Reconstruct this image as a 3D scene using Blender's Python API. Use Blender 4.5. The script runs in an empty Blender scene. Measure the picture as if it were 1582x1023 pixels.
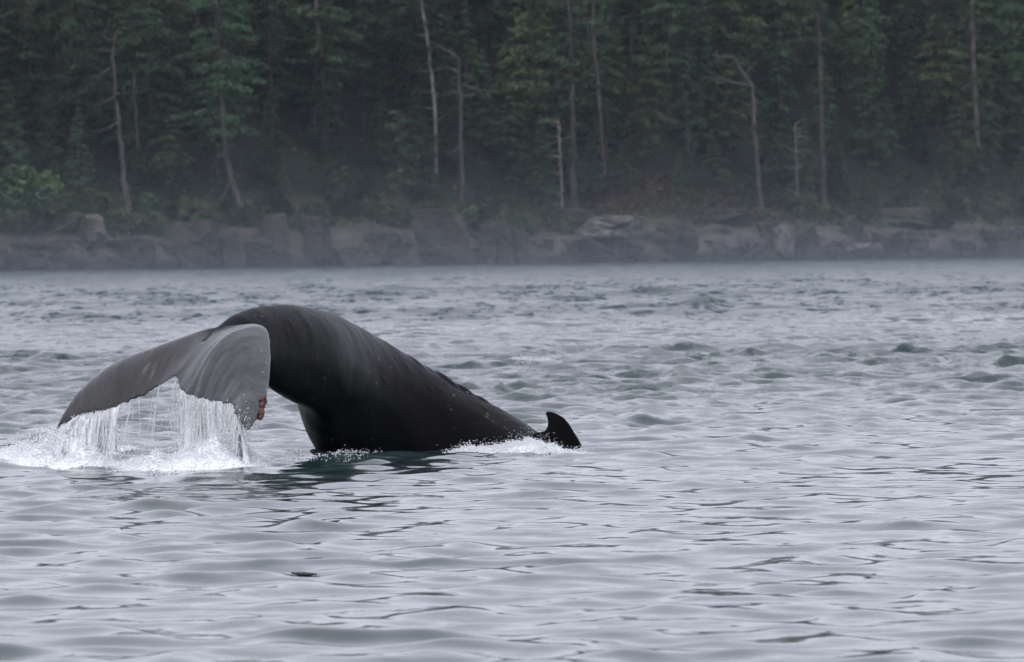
import bpy, math, random
import numpy as np
from mathutils import Vector, Matrix, kdtree
R = random.Random(7); NR = np.random.default_rng(11)
sc = bpy.context.scene; C = sc.collection

# ---------------------------------------------------------------- camera, sky, sun, exposure
F = 10000.0; CX, CY = 791.0, 511.5; HORIZ = 375.0; CAM_H = 2.6; ROLL = 0.0096
pitch = (CY - HORIZ) / F
fwd = Vector((0, math.cos(pitch), -math.sin(pitch)))
up0 = Vector((0, math.sin(pitch), math.cos(pitch)))
rt0 = Vector((1, 0, 0))
xc = rt0 * math.cos(ROLL) - up0 * math.sin(ROLL)
yc = rt0 * math.sin(ROLL) + up0 * math.cos(ROLL)
cam = bpy.data.objects.new('camera', bpy.data.cameras.new('camera')); C.objects.link(cam)
m = Matrix((xc, yc, -fwd)).transposed().to_4x4(); m.translation = (0, 0, CAM_H); cam.matrix_world = m
cam.data.sensor_width = 36; cam.data.lens = F / 1582 * 36
cam.data.clip_start = 0.5; cam.data.clip_end = 4000
cam.data.dof.use_dof = True; cam.data.dof.focus_distance = 74; cam.data.dof.aperture_fstop = 5.6
sc.camera = cam

w = bpy.data.worlds.new("World"); sc.world = w; w.use_nodes = True
nt = w.node_tree; bg = nt.nodes['Background']
sky = nt.nodes.new('ShaderNodeTexSky'); sky.sky_type = 'NISHITA'; sky.sun_disc = False
SUN_EL, SUN_AZ = math.radians(52), math.radians(215)
sky.sun_elevation = SUN_EL; sky.sun_rotation = SUN_AZ; sky.dust_density = 3
mixw = nt.nodes.new('ShaderNodeMix'); mixw.data_type = 'RGBA'; mixw.inputs['Factor'].default_value = 0.9
tcw = nt.nodes.new('ShaderNodeTexCoord'); nzw = nt.nodes.new('ShaderNodeTexNoise')
nzw.inputs['Scale'].default_value = 2.2; nzw.inputs['Detail'].default_value = 4
rw = nt.nodes.new('ShaderNodeValToRGB')
rw.color_ramp.elements[0].position = 0.3; rw.color_ramp.elements[0].color = (6.3, 6.42, 7.4, 1)
rw.color_ramp.elements[1].position = 0.7; rw.color_ramp.elements[1].color = (7.45, 7.6, 8.65, 1)
nt.links.new(tcw.outputs['Generated'], nzw.inputs['Vector'])
nt.links.new(nzw.outputs['Fac'], rw.inputs['Fac'])
nt.links.new(sky.outputs['Color'], mixw.inputs['A']); nt.links.new(rw.outputs['Color'], mixw.inputs['B'])
nt.links.new(mixw.outputs['Result'], bg.inputs['Color']); bg.inputs['Strength'].default_value = 0.1

sd = bpy.data.lights.new('sun', 'SUN'); sd.energy = 0.5; sd.angle = math.radians(30); sd.color = (1, 0.97, 0.93)
sun = bpy.data.objects.new('sun', sd); C.objects.link(sun)
sdir = Vector((math.sin(SUN_AZ) * math.cos(SUN_EL), math.cos(SUN_AZ) * math.cos(SUN_EL), math.sin(SUN_EL)))
sun.rotation_euler = sdir.to_track_quat('Z', 'Y').to_euler()
sc.view_settings.view_transform = 'Standard'; sc.view_settings.look = 'None'
sc.view_settings.exposure = 0.6; sc.view_settings.gamma = 1.0; sc.view_settings.use_curve_mapping = False
sc.cycles.max_bounces = 8; sc.cycles.transparent_max_bounces = 24; sc.cycles.volume_bounces = 0
sc.cycles.diffuse_bounces = 3; sc.cycles.glossy_bounces = 3
sc.cycles.volume_step_rate = 1.0; sc.cycles.volume_max_steps = 64
sc.cycles.use_denoising = True

def P(u, v, Y):
    d = fwd * F + xc * (u - CX) - yc * (v - CY)
    k = Y / d.y
    return Vector((d.x * k, Y, CAM_H + d.z * k))

# ---------------------------------------------------------------- helpers
def mesh(name, V, faces, smooth=False):
    me = bpy.data.meshes.new(name)
    V = np.asarray(V, np.float32); faces = np.asarray(faces, np.int32)
    n, k = faces.shape
    me.vertices.add(len(V)); me.vertices.foreach_set('co', V.ravel())
    me.loops.add(n * k); me.loops.foreach_set('vertex_index', faces.ravel())
    me.polygons.add(n); me.polygons.foreach_set('loop_start', np.arange(0, n * k, k, dtype=np.int32))
    if smooth: me.polygons.foreach_set('use_smooth', np.ones(n, bool))
    me.update(calc_edges=True); me.validate()
    return me
def obj(name, me, mat=None, parent=None):
    o = bpy.data.objects.new(name, me); C.objects.link(o)
    if mat and not me.materials: me.materials.append(mat)
    if parent: o.parent = parent
    return o
def tag(o, label=None, cat=None, group=None, kind=None):
    if label: o['label'] = label
    if cat: o['category'] = cat
    if group: o['group'] = group
    if kind: o['kind'] = kind
    return o
def empty(name, loc=(0, 0, 0)):
    o = bpy.data.objects.new(name, None); C.objects.link(o); o.location = loc; o.empty_display_size = 0.3
    return o

def mat(name, color=(.5, .5, .5), rough=.6, spec=.5):
    m = bpy.data.materials.new(name); m.use_nodes = True
    b = m.node_tree.nodes['Principled BSDF']
    b.inputs['Base Color'].default_value = (*color, 1); b.inputs['Roughness'].default_value = rough
    b.inputs['Specular IOR Level'].default_value = spec
    return m, m.node_tree, b
def N(t, kind, **kw):
    n = t.nodes.new(kind)
    for k, v in kw.items():
        if k in n.inputs: n.inputs[k].default_value = v
        else: setattr(n, k, v)
    return n
def ramp(t, src, stops):
    r = N(t, 'ShaderNodeValToRGB'); e = r.color_ramp.elements
    while len(e) < len(stops): e.new(0.5)
    for i, (p, c) in enumerate(stops):
        e[i].position = p; e[i].color = (*c, 1) if len(c) == 3 else c
    t.links.new(src, r.inputs['Fac']); return r
def coords(t, scale=(1, 1, 1), which='Object'):
    tc = N(t, 'ShaderNodeTexCoord'); mp = N(t, 'ShaderNodeMapping'); mp.inputs['Scale'].default_value = scale
    t.links.new(tc.outputs[which], mp.inputs['Vector']); return mp.outputs['Vector']
def world_coords(t, scale=(1, 1, 1)):
    g = N(t, 'ShaderNodeNewGeometry'); mp = N(t, 'ShaderNodeMapping'); mp.inputs['Scale'].default_value = scale
    t.links.new(g.outputs['Position'], mp.inputs['Vector']); return mp.outputs['Vector']
def noise(t, vec, scale, detail=3, rough=.55):
    n = N(t, 'ShaderNodeTexNoise', Scale=scale, Detail=detail, Roughness=rough); t.links.new(vec, n.inputs['Vector']); return n

# smooth 2d value noise in numpy
def vnoise(x, y, seed=0):
    xi = np.floor(x).astype(np.int64); yi = np.floor(y).astype(np.int64); fx = x - xi; fy = y - yi
    fx = fx * fx * (3 - 2 * fx); fy = fy * fy * (3 - 2 * fy)
    def h(a, b):
        n = (a * 374761393 + b * 668265263 + seed * 974634777) & 0x7fffffff
        n = ((n ^ (n >> 13)) * 1274126177) & 0x7fffffff
        return ((n ^ (n >> 16)) & 0xffff) / 65535.0
    return (h(xi, yi) * (1 - fx) + h(xi + 1, yi) * fx) * (1 - fy) + (h(xi, yi + 1) * (1 - fx) + h(xi + 1, yi + 1) * fx) * fy
def fbm(x, y, seed=0, o=4):
    s = 0; a = .5; t = 0
    for i in range(o):
        s = s + a * vnoise(x * 2 ** i + 17.3 * i, y * 2 ** i - 9.1 * i, seed + i); t += a; a *= .5
    return s / t

# ================================================================ WATER
NW = 150
rs = np.random.default_rng(5)
lam = np.exp(np.linspace(np.log(0.20), np.log(7.5), NW)) * rs.uniform(.97, 1.03, NW)
kk = 2 * np.pi / lam
th = rs.normal(0.12, 0.95, NW) - np.pi / 2
th[lam > 3] = rs.normal(0.1, 0.35, (lam > 3).sum()) - np.pi / 2
kx = kk * np.cos(th); ky = kk * np.sin(th)
ph = rs.uniform(0, 2 * np.pi, NW)
sl = np.exp(-0.5 * (np.log(lam / .95) / 0.6) ** 2) + 0.10 * np.exp(-0.5 * (np.log(lam / .3) / .4) ** 2) + 0.26 * np.exp(-0.5 * (np.log(lam / 4.2) / .35) ** 2)
sl = sl / np.sqrt((sl ** 2).sum() / 2)          # unit rms slope
amp = sl / kk
def rough_map(x, y):
    """how choppy the water is at a place: tide rips and slicks lie in long bands across the channel"""
    d = y + 0.05 * x
    wob = (fbm(x / 22 + 3, y / 45, 3, 3) - .5)
    def band(c, wd, a): return a * np.exp(-0.5 * ((np.log(np.maximum(d, 1)) - math.log(c) + wob * .22) / wd) ** 2)
    r = 0.100 + band(128, .17, .17) + band(345, .19, .20) + band(232, .04, .16) + band(150, .05, .08) + band(94, .06, .05) + .09 * (1 / (1 + np.exp(-(d - 240) / 40)))
    r = r - band(196, .07, .03)
    r = r * (0.50 + 1.0 * fbm(x / 5.5, y / 16, 9, 3)) * np.where(y > 180, .35 + 1.3 * fbm(x / 3.5, y / 26, 19, 3), 1)
    q = 1.0 * np.exp(-((x + 2.9) ** 2 / 1.6 + (y - 78.6) ** 2 / 5.0))
    q2 = np.exp(-((x + 4.2) ** 2 / 5 + (y - 77.5) ** 2 / 5.0))
    return r + .12 * q + .05 * q2
def spacing(y): return 0.042 * (np.maximum(y, 35) / 35) ** 1.38
def halfw(y): return 6.5 + 0.115 * y
NCOL = 600
def waves(x, y, full=True):
    x = np.asarray(x, np.float32); y = np.asarray(y, np.float32)
    shp = x.shape; x = x.ravel(); y = y.ravel()
    rm = rough_map(x, y).astype(np.float32); dxs = (2 * halfw(y) / NCOL).astype(np.float32); dys = spacing(y).astype(np.float32)
    ng = np.maximum(dxs * 2.6, dys * 2.0)
    z = np.zeros_like(x); ox = np.zeros_like(x); oy = np.zeros_like(x); lost = np.zeros_like(x)
    for i in range(NW):
        wgt = np.clip((lam[i] - ng) / ng, 0, 1)
        a = amp[i] * wgt
        # short waves stronger in the rips, long ones even
        g = rm * (.45 + .55 * np.clip((y - 70) / 40, 0, 1)) if lam[i] < .55 else rm if lam[i] < 2.5 else (rm * .85 * np.clip((y - 60) / 120, .4, 1.6))
        p = np.float32(kx[i]) * x + np.float32(ky[i]) * y + np.float32(ph[i])
        c = np.cos(p); z += a * g * c
        if full:
            s = np.sin(p) * a * g
            ox -= s * (kx[i] / kk[i]); oy -= s * (ky[i] / kk[i])
            lost += ((1 - wgt) * sl[i] * g) ** 2 / 2
    z = z + .15 * z * np.abs(z) / (0.03 + np.abs(z)) * (z > 0)
    for (cx_, cy_, sx_, sy_, h_) in SWELLS:
        q_ = (y - cy_ - .25 * sy_ * np.sin((x - cx_) * 2.3 / sx_)) / sy_
        z = z + h_ * np.exp(-q_ ** 2 - ((x - cx_) / sx_) ** 2)
    if full: return z.reshape(shp), ox.reshape(shp), oy.reshape(shp), np.sqrt(lost).reshape(shp)
    return z.reshape(shp)
# a few longer crests that stand out in the sea
SWELLS = [(2.0, 92.5, 1.7, .26, .05), (3.6, 91.6, 1.2, .22, .04), (-.85, 52.6, 1.5, .2, .05), (8.4, 137, 2.6, .5, .15), (4.6, 124, 2.2, .42, .11), (9.6, 122, 2.4, .42, .10), (8.2, 95, 1.3, .30, .08), (1.2, 78.5, .9, .25, .06), (-5, 113, 1.6, .5, .1)]
def wz(x, y): return float(waves(np.array([x]), np.array([y]), False)[0])

ys = [30.0]
while ys[-1] < 960: ys.append(ys[-1] + float(spacing(ys[-1])))
ys = np.array(ys); NROW = len(ys)
sx = np.linspace(-1, 1, NCOL + 1)
YY = np.repeat(ys[:, None], NCOL + 1, 1); XX = sx[None, :] * halfw(ys)[:, None]
Z, OX, OY, LOST = waves(XX, YY)
edge = np.clip((1 - np.abs(sx)) / .04, 0, 1)[None, :] * np.clip((ys - 30) / 3, 0, 1)[:, None]
V = np.stack([XX + OX * edge * 1.1, YY + OY * edge * 1.1, Z * edge], -1).reshape(-1, 3)
idx = np.arange(NROW * (NCOL + 1)).reshape(NROW, NCOL + 1)
Fc = np.stack([idx[:-1, :-1], idx[:-1, 1:], idx[1:, 1:], idx[1:, :-1]], -1).reshape(-1, 4)
# calmer outlying sheet, joined on
n0 = len(V); hl, hr = halfw(30.0), halfw(ys[-1])
O = np.array([[-700, -60, 0], [700, -60, 0], [-hl, 30, 0], [hl, 30, 0], [-hr, ys[-1], 0], [hr, ys[-1], 0], [-700, ys[-1], 0], [700, ys[-1], 0], [-700, 30, 0], [700, 30, 0]])
V = np.vstack([V, O])
Fc = np.vstack([Fc, np.array([[0, 1, 9, 8], [8, 2, 4, 6], [3, 9, 7, 5]]) + n0])
wme = mesh('water', V, Fc, True)
at = wme.attributes.new('fine_chop', 'FLOAT', 'POINT')
at.data.foreach_set('value', np.concatenate([LOST.ravel(), np.full(len(O), .1)]).astype(np.float32))

mw, t, b = mat('sea_water', (.022, .046, .045), .09, .5)
b.inputs['IOR'].default_value = 1.34
g = N(t, 'ShaderNodeNewGeometry'); a = N(t, 'ShaderNodeAttribute', attribute_name='fine_chop')
vec = world_coords(t)
n1 = noise(t, vec, 4.5, 5, .65); n2 = noise(t, world_coords(t, (1, .28, 1)), 1.3, 5, .7)
def sub_half(src):
    s = N(t, 'ShaderNodeVectorMath', operation='SUBTRACT'); s.inputs[1].default_value = (.5, .5, .5); t.links.new(src, s.inputs[0]); return s.outputs[0]
s1 = N(t, 'ShaderNodeVectorMath', operation='SCALE'); t.links.new(sub_half(n1.outputs['Color']), s1.inputs[0]); s1.inputs['Scale'].default_value = .10
s2 = N(t, 'ShaderNodeVectorMath', operation='SCALE'); t.links.new(sub_half(n2.outputs['Color']), s2.inputs[0])
k2 = N(t, 'ShaderNodeMath', operation='MULTIPLY'); k2.inputs[1].default_value = 14.0; t.links.new(a.outputs['Fac'], k2.inputs[0]); t.links.new(k2.outputs[0], s2.inputs['Scale'])
ad = N(t, 'ShaderNodeVectorMath', operation='ADD'); t.links.new(s1.outputs[0], ad.inputs[0]); t.links.new(s2.outputs[0], ad.inputs[1])
fl = N(t, 'ShaderNodeVectorMath', operation='MULTIPLY'); fl.inputs[1].default_value = (1, 1, 0); t.links.new(ad.outputs[0], fl.inputs[0])
ad2 = N(t, 'ShaderNodeVectorMath', operation='ADD'); t.links.new(g.outputs['Normal'], ad2.inputs[0]); t.links.new(fl.outputs[0], ad2.inputs[1])
nm = N(t, 'ShaderNodeVectorMath', operation='NORMALIZE'); t.links.new(ad2.outputs[0], nm.inputs[0]); t.links.new(nm.outputs[0], b.inputs['Normal'])
rgm = N(t, 'ShaderNodeMath', operation='MULTIPLY_ADD'); rgm.inputs[1].default_value = .18; rgm.inputs[2].default_value = .004; t.links.new(a.outputs['Fac'], rgm.inputs[0])
rgs = N(t, 'ShaderNodeMath', operation='SQRT'); t.links.new(rgm.outputs[0], rgs.inputs[0]); t.links.new(rgs.outputs[0], b.inputs['Roughness'])
tag(obj('water', wme, mw), 'rippled grey green sea between the boat and the shore', kind='structure')

# ================================================================ SHORE
def shore_y(x): return 795 + 1.13 * x + 2.2 * (fbm(np.asarray(x) / 9, np.asarray(x) * 0, 21, 3) - .5) * 2
def hill(x, wd):
    x = np.asarray(x, float); wd = np.asarray(wd, float)
    cl = 4.0 + 1.6 * (fbm(x / 14, x * 0, 31, 2) - .5) * 2
    z = np.where(wd < 0, wd * .8, cl * np.clip(wd / 3.2, 0, 1) ** .7)
    z = z + np.clip(wd - 3.2, 0, 14) * .16 + np.clip(wd - 15, 0, 58) * (.54 + np.clip(x + 20, -40, 130) * .0011) - np.clip(wd - 80, 0, 400) * .03
    z = z + np.clip(wd / 4, 0, 1) * 1.4 * (fbm(x / 6, wd / 7, 41, 4) - .5) + np.clip(wd / 20, 0, 1) * 3 * (fbm(x / 25, wd / 25, 43, 2) - .5)
    z = z + 3.2 * np.exp(-((x - 21) / 11) ** 2) * np.clip((wd - 3) / 6, 0, 1)
    return z
hx = np.concatenate([np.arange(-330, -120, 6), np.arange(-120, 140, .6), np.arange(140, 340, 6)])
hw = np.concatenate([[-12, -5], np.arange(-2, 6, .35), np.arange(6, 20, .9), np.arange(20, 100, 3.5), [110, 150, 220, 330]])
HX, HW = np.meshgrid(hx, hw)
HY = shore_y(HX) + HW; HZ = hill(HX, HW)
bl = fbm(HX / 1.7, HW / 1.3 + HZ / 1.2, 51, 3)
HY = HY - np.where((HW > -1) & (HW < 6), (bl - .5) * 2.2 + np.round(fbm(HX / 3, HZ / 2, 55, 2) * 5) * .35, 0)
idx = np.arange(HX.size).reshape(HX.shape)
Fc = np.stack([idx[:-1, :-1], idx[:-1, 1:], idx[1:, 1:], idx[1:, :-1]], -1).reshape(-1, 4)
def rock_nodes(t, b, tint=1.0, moss=True):
    v = world_coords(t, (1, 1, .8)); n = noise(t, v, .9, 8, .65); n3 = noise(t, v, .16, 3, .5)
    r = ramp(t, n.outputs['Fac'], [(.30, (.020 * tint, .020 * tint, .021 * tint)), (.5, (.070 * tint, .064 * tint, .058 * tint)), (.72, (.155 * tint, .140 * tint, .122 * tint))])
    r3 = ramp(t, n3.outputs['Fac'], [(.45, (0, 0, 0)), (.62, (1, 1, 1))])
    och = N(t, 'ShaderNodeMix', data_type='RGBA'); t.links.new(r3.outputs['Color'], och.inputs['Factor']); t.links.new(r.outputs['Color'], och.inputs['A']); och.inputs['B'].default_value = (.105 * tint, .090 * tint, .074 * tint, 1)
    sz = N(t, 'ShaderNodeSeparateXYZ'); gg = N(t, 'ShaderNodeNewGeometry'); t.links.new(gg.outputs['Position'], sz.inputs[0])
    sn = N(t, 'ShaderNodeSeparateXYZ'); t.links.new(gg.outputs['Normal'], sn.inputs[0])
    wet = N(t, 'ShaderNodeMapRange'); wet.inputs['From Min'].default_value = .7; wet.inputs['From Max'].default_value = 1.7; t.links.new(sz.outputs['Z'], wet.inputs['Value'])
    wm = N(t, 'ShaderNodeMix', data_type='RGBA'); t.links.new(wet.outputs[0], wm.inputs['Factor']); wm.inputs['A'].default_value = (.035, .036, .032, 1); t.links.new(och.outputs['Result'], wm.inputs['B'])
    out = wm.outputs['Result']
    if moss == 2:
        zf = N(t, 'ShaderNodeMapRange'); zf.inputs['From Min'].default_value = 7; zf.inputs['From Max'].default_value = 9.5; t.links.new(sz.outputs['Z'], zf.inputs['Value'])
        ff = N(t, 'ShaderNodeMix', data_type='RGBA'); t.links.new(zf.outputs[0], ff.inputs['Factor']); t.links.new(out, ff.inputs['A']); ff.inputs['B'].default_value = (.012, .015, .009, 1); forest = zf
    if moss:
        mm = N(t, 'ShaderNodeMath', operation='MULTIPLY'); z2 = N(t, 'ShaderNodeMapRange'); z2.inputs['From Min'].default_value = 3.4; z2.inputs['From Max'].default_value = 5.2; t.links.new(sz.outputs['Z'], z2.inputs['Value'])
        nz = N(t, 'ShaderNodeMapRange'); nz.inputs['From Min'].default_value = .35; nz.inputs['From Max'].default_value = .75; t.links.new(sn.outputs['Z'], nz.inputs['Value'])
        t.links.new(z2.outputs[0], mm.inputs[0]); t.links.new(nz.outputs[0], mm.inputs[1])
        mr = ramp(t, n3.outputs['Fac'], [(.35, (.020, .030, .014)), (.55, (.036, .040, .020)), (.75, (.075, .062, .034))])
        mx = N(t, 'ShaderNodeMix', data_type='RGBA'); t.links.new(mm.outputs[0], mx.inputs['Factor']); t.links.new(out, mx.inputs['A']); t.links.new(mr.outputs['Color'], mx.inputs['B']); out = mx.outputs['Result']
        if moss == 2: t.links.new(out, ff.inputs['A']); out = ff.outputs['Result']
    t.links.new(out, b.inputs['Base Color'])
    bp = N(t, 'ShaderNodeBump', Strength=.8, Distance=.3); t.links.new(n.outputs['Fac'], bp.inputs['Height']); t.links.new(bp.outputs[0], b.inputs['Normal'])
mh, t, b = mat('hillside_ground', rough=.9, spec=.2); rock_nodes(t, b, 1.0, 2)
hill_o = tag(obj('hillside', mesh('hillside', np.stack([HX, HY, HZ], -1).reshape(-1, 3), Fc), mh), 'steep forested hillside above the rocky shore', kind='structure')
def ground(x, wd): return float(hill(np.array([x]), np.array([wd]))[0])
def at_shore(u, wd):
    """world x, y of the point wd metres inland, seen at image column u"""
    Y = 795.
    for _ in range(12):
        x = (u - CX) / F * Y; Y = float(shore_y(np.array([x]))[0]) + wd
    return x, Y

# rocks
def ico_rock(seed, sub=4, sx=1, sy=1, sz=1, facet=14):
    import bmesh
    bm = bmesh.new(); bmesh.ops.create_icosphere(bm, subdivisions=sub, radius=1)
    r = np.random.default_rng(seed)
    ax_ = np.array([[1, 0, 0], [-1, 0, 0], [0, 1, 0], [0, -1, 0], [0, 0, 1], [0, 0, -1]], float)
    pl = np.vstack([ax_ + r.normal(0, .13, (6, 3)), r.normal(size=(6, 3)) * [1, 1, .5]]); pl /= np.linalg.norm(pl, axis=1)[:, None]
    d = np.concatenate([r.uniform(.5, .7, 6), r.uniform(.62, .85, 6)])
    V = np.array([v.co[:] for v in bm.verts])
    for p_, dd in zip(pl, d):
        s = V @ p_; o = np.maximum(s - dd, 0); V = V - o[:, None] * p_ * .98
    V = V * (1 + .22 * (fbm(V[:, 0] * 2.5 + 5, V[:, 1] * 2.5 + V[:, 2] * 2, seed, 4) - .5)[:, None])
    ck = np.abs(fbm(V[:, 0] * 1.6 + V[:, 1] + 3, V[:, 2] * .8 + V[:, 1], seed + 40, 3) - .5); ck2 = np.abs(fbm(V[:, 0] * .7 + 8, V[:, 2] * 2.6 + V[:, 1] * .5, seed + 60, 3) - .5)
    V = V * (1 - .16 * np.exp(-(ck / .03) ** 2) - .09 * np.exp(-(ck2 / .03) ** 2) + .10 * (fbm(V[:, 0] * 6, V[:, 2] * 6 + V[:, 1] * 5, seed, 3) - .5))[:, None]
    for v, c in zip(bm.verts, V): v.co = (c[0] * sx, c[1] * sy, c[2] * sz)
    me = bpy.data.meshes.new('rock'); bm.to_mesh(me); bm.free(); return me
mr_, t, b = mat('shore_rock', rough=.85, spec=.3); rock_nodes(t, b, .52)
mrp, t, b = mat('pale_rock', rough=.85, spec=.3); rock_nodes(t, b, 1.6, False)
rprot = [ico_rock(100 + i) for i in range(7)]
for me in rprot: me.materials.append(mr_)
ANCH = [(197, 'wind bent pine'), (376, 'big leaning fir'), (680, 'broad ochre topped rock'), (888, 'long boughed fir'), (1176, 'bent bare tree'), (1512, 'rightmost bare trunk')]
REG = []
ORD = ['nearest', 'second', 'third', 'fourth', 'fifth', 'sixth', 'seventh', 'eighth', 'ninth', 'tenth', 'eleventh', 'twelfth']
def relabel():
    from collections import defaultdict
    d = defaultdict(list)
    for o, u, noun in REG:
        au, an = min(ANCH, key=lambda a_: abs(a_[0] - u)); d[(noun, an, 'left' if u < au else 'right')].append((abs(u - au), o))
    for (noun, an, side), l in d.items():
        l.sort(key=lambda q: q[0])
        for i, (_, o) in enumerate(l): o['label'] = '%s, %s %s of the %s' % (noun, ORD[min(i, 11)], side, an)
def rock(u, v0, v1, wpx, wd, seed, label, group=None, pale=False, depth=None):
    x, Y = at_shore(u, wd); a = P(u, v0, Y); c = P(u, v1, Y); hh = a.z - c.z
    me = rprot[seed % 7].copy() if pale else rprot[seed % 7]
    if pale: me.materials.clear(); me.materials.append(mrp)
    o = obj('rock', me); o.location = (x, Y, c.z + hh * .45); ww = wpx * Y / F / 2
    o.scale = (ww * 1.6, (depth or ww * 1.1), hh * .9); o.rotation_euler = (0, 0, R.uniform(-.4, .4) + (seed % 3) * 2.1)
    if abs((seed % 3) * 2.1) > .1: o.scale = (ww * 1.5, ww * 1.3, hh * .9)
    tag(o, label, 'rock', group); return o
rock(680, 340, 412, 110, 0.5, 0, 'broad squarish block of shore rock with ochre top below the crooked branched snag')
rock(585, 352, 412, 62, 1.2, 1, 'dark cleft shore rock just left of the broad ochre topped block')
rock(940, 336, 366, 112, 3.0, 2, 'low pale rounded rock mound on the bank above the misty shore', pale=True)
rock(880, 326, 350, 66, 5.0, 3, 'grey hump of rock behind the left end of the pale mound')
rock(1205, 346, 398, 46, 0.8, 4, 'pale upright boulder at the waterline right of the bent bare tree', pale=True)
rock(420, 334, 392, 62, 1.8, 5, 'tan topped rock right of the foot of the big leaning fir')
rock(480, 338, 400, 58, 1.0, 6, 'square grey rock in the low cliff with a pale yellow ledge')
rock(145, 338, 366, 44, 2.5, 0, 'small pale boulder on the bank beneath the wind bent pine', pale=True)
rock(1105, 322, 348, 120, 9, 1, 'brown sloping bedrock hump left of the bent bare tree trunk')
rock(1390, 322, 346, 130, 9, 5, 'reddish brown bedrock hump far right between shrubs')
rock(20, 392, 408, 30, -1.2, 3, 'small orange brown rock at the waterline, leftmost on the shore', pale=False)
rock(1330, 378, 400, 60, -.5, 2, 'low flat tan rock at the waterline right of the upright boulder', pale=True)
rock(760, 352, 410, 60, .6, 3, 'dark shore rock right of the broad ochre topped block')
rock(300, 345, 405, 80, .8, 2, 'grey shore rock left of the foot of the big leaning fir')
for i in range(46):
    u = -220 + i * 44 + R.uniform(-16, 16); low = 416 - (u / 1582) * 18
    hh = R.uniform(16, 50); wd = R.uniform(-.6, 3.2)
    REG.append((None, u, ('tall' if hh > 33 else 'low') + ' grey brown block of the shoreline rocks')); REG[-1] = (rock(u, low - hh - wd * 4, low + 3 - wd * 4, R.uniform(35, 95), wd, R.randrange(99), 'grey brown block of the low misty rock shoreline', 'rocks of the low shoreline cliff'),) + REG[-1][1:]
for i in range(26):
    u = -150 + i * 75 + R.uniform(-30, 30); low = 416 - (u / 1582) * 18; hh = R.uniform(6, 18)
    REG.append((rock(u, low - hh, low + 3, R.uniform(14, 45), R.uniform(-2.2, -1), R.randrange(99), 'small dark wet rock', 'small wet rocks at the foot of the shoreline'), u, 'small dark wet waterline rock'))

# ================================================================ TREES
def leaf_mat(name, c0, c1, c2):
    m, t, b = mat(name, rough=.75, spec=.15)
    n = noise(t, coords(t), .55, 4, .6); g = N(t, 'ShaderNodeObjectInfo')
    r = ramp(t, n.outputs['Fac'], [(.3, c0), (.52, c1), (.74, c2)])
    hs = N(t, 'ShaderNodeHueSaturation'); mr = N(t, 'ShaderNodeMapRange'); mr.inputs['To Min'].default_value = .45; mr.inputs['To Max'].default_value = 1.95
    t.links.new(g.outputs['Random'], mr.inputs['Value']); t.links.new(mr.outputs[0], hs.inputs['Value']); t.links.new(r.outputs['Color'], hs.inputs['Color'])
    mh_ = N(t, 'ShaderNodeMapRange'); mh_.inputs['To Min'].default_value = .472; mh_.inputs['To Max'].default_value = .525
    ml = N(t, 'ShaderNodeMath', operation='FRACT'); m7 = N(t, 'ShaderNodeMath', operation='MULTIPLY'); m7.inputs[1].default_value = 7.3
    t.links.new(g.outputs['Random'], m7.inputs[0]); t.links.new(m7.outputs[0], ml.inputs[0]); t.links.new(ml.outputs[0], mh_.inputs['Value']); t.links.new(mh_.outputs[0], hs.inputs['Hue'])
    t.links.new(hs.outputs['Color'], b.inputs['Base Color']); return m
M_fir = leaf_mat('fir_needles', (.018, .038, .021), (.040, .072, .036), (.084, .118, .056))
M_oliv = leaf_mat('pine_needles', (.028, .046, .022), (.060, .080, .034), (.115, .125, .058))
M_brd = leaf_mat('broad_leaves', (.022, .042, .016), (.045, .072, .026), (.088, .115, .045))
def bark_mat(name, c0, c1):
    m, t, b = mat(name, rough=.85, spec=.2); n = noise(t, coords(t, (1, 1, .25)), 2.5, 5)
    t.links.new(ramp(t, n.outputs['Fac'], [(.35, c0), (.65, c1)]).outputs['Color'], b.inputs['Base Color']); return m
M_bark = bark_mat('bark', (.03, .026, .025), (.085, .072, .068)); M_pale = bark_mat('weathered_wood', (.12, .11, .105), (.30, .28, .265))
M_grey = bark_mat('grey_bark', (.036, .032, .030), (.125, .112, .106))

def tube(pts, rad, k=6):
    pts = np.asarray(pts, float); n = len(pts); V = []
    for i in range(n):
        d = pts[min(i + 1, n - 1)] - pts[max(i - 1, 0)]; d /= (np.linalg.norm(d) + 1e-9)
        a = np.cross(d, [0.3, 1, .2]); a /= np.linalg.norm(a) + 1e-9; c = np.cross(d, a)
        for j in range(k):
            q = 2 * math.pi * j / k; V.append(pts[i] + rad[i] * (a * math.cos(q) + c * math.sin(q)))
    Fc = []
    for i in range(n - 1):
        for j in range(k): Fc.append((i * k + j, i * k + (j + 1) % k, (i + 1) * k + (j + 1) % k, (i + 1) * k + j))
    return np.array(V), np.array(Fc)
class Acc:
    def __init__(s): s.V = []; s.F = []; s.n = 0
    def add(s, V, F_): s.V.append(np.asarray(V)); s.F.append(np.asarray(F_) + s.n); s.n += len(V)
    def mesh(s, name, smooth=False): return mesh(name, np.vstack(s.V), np.vstack(s.F), smooth)
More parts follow.
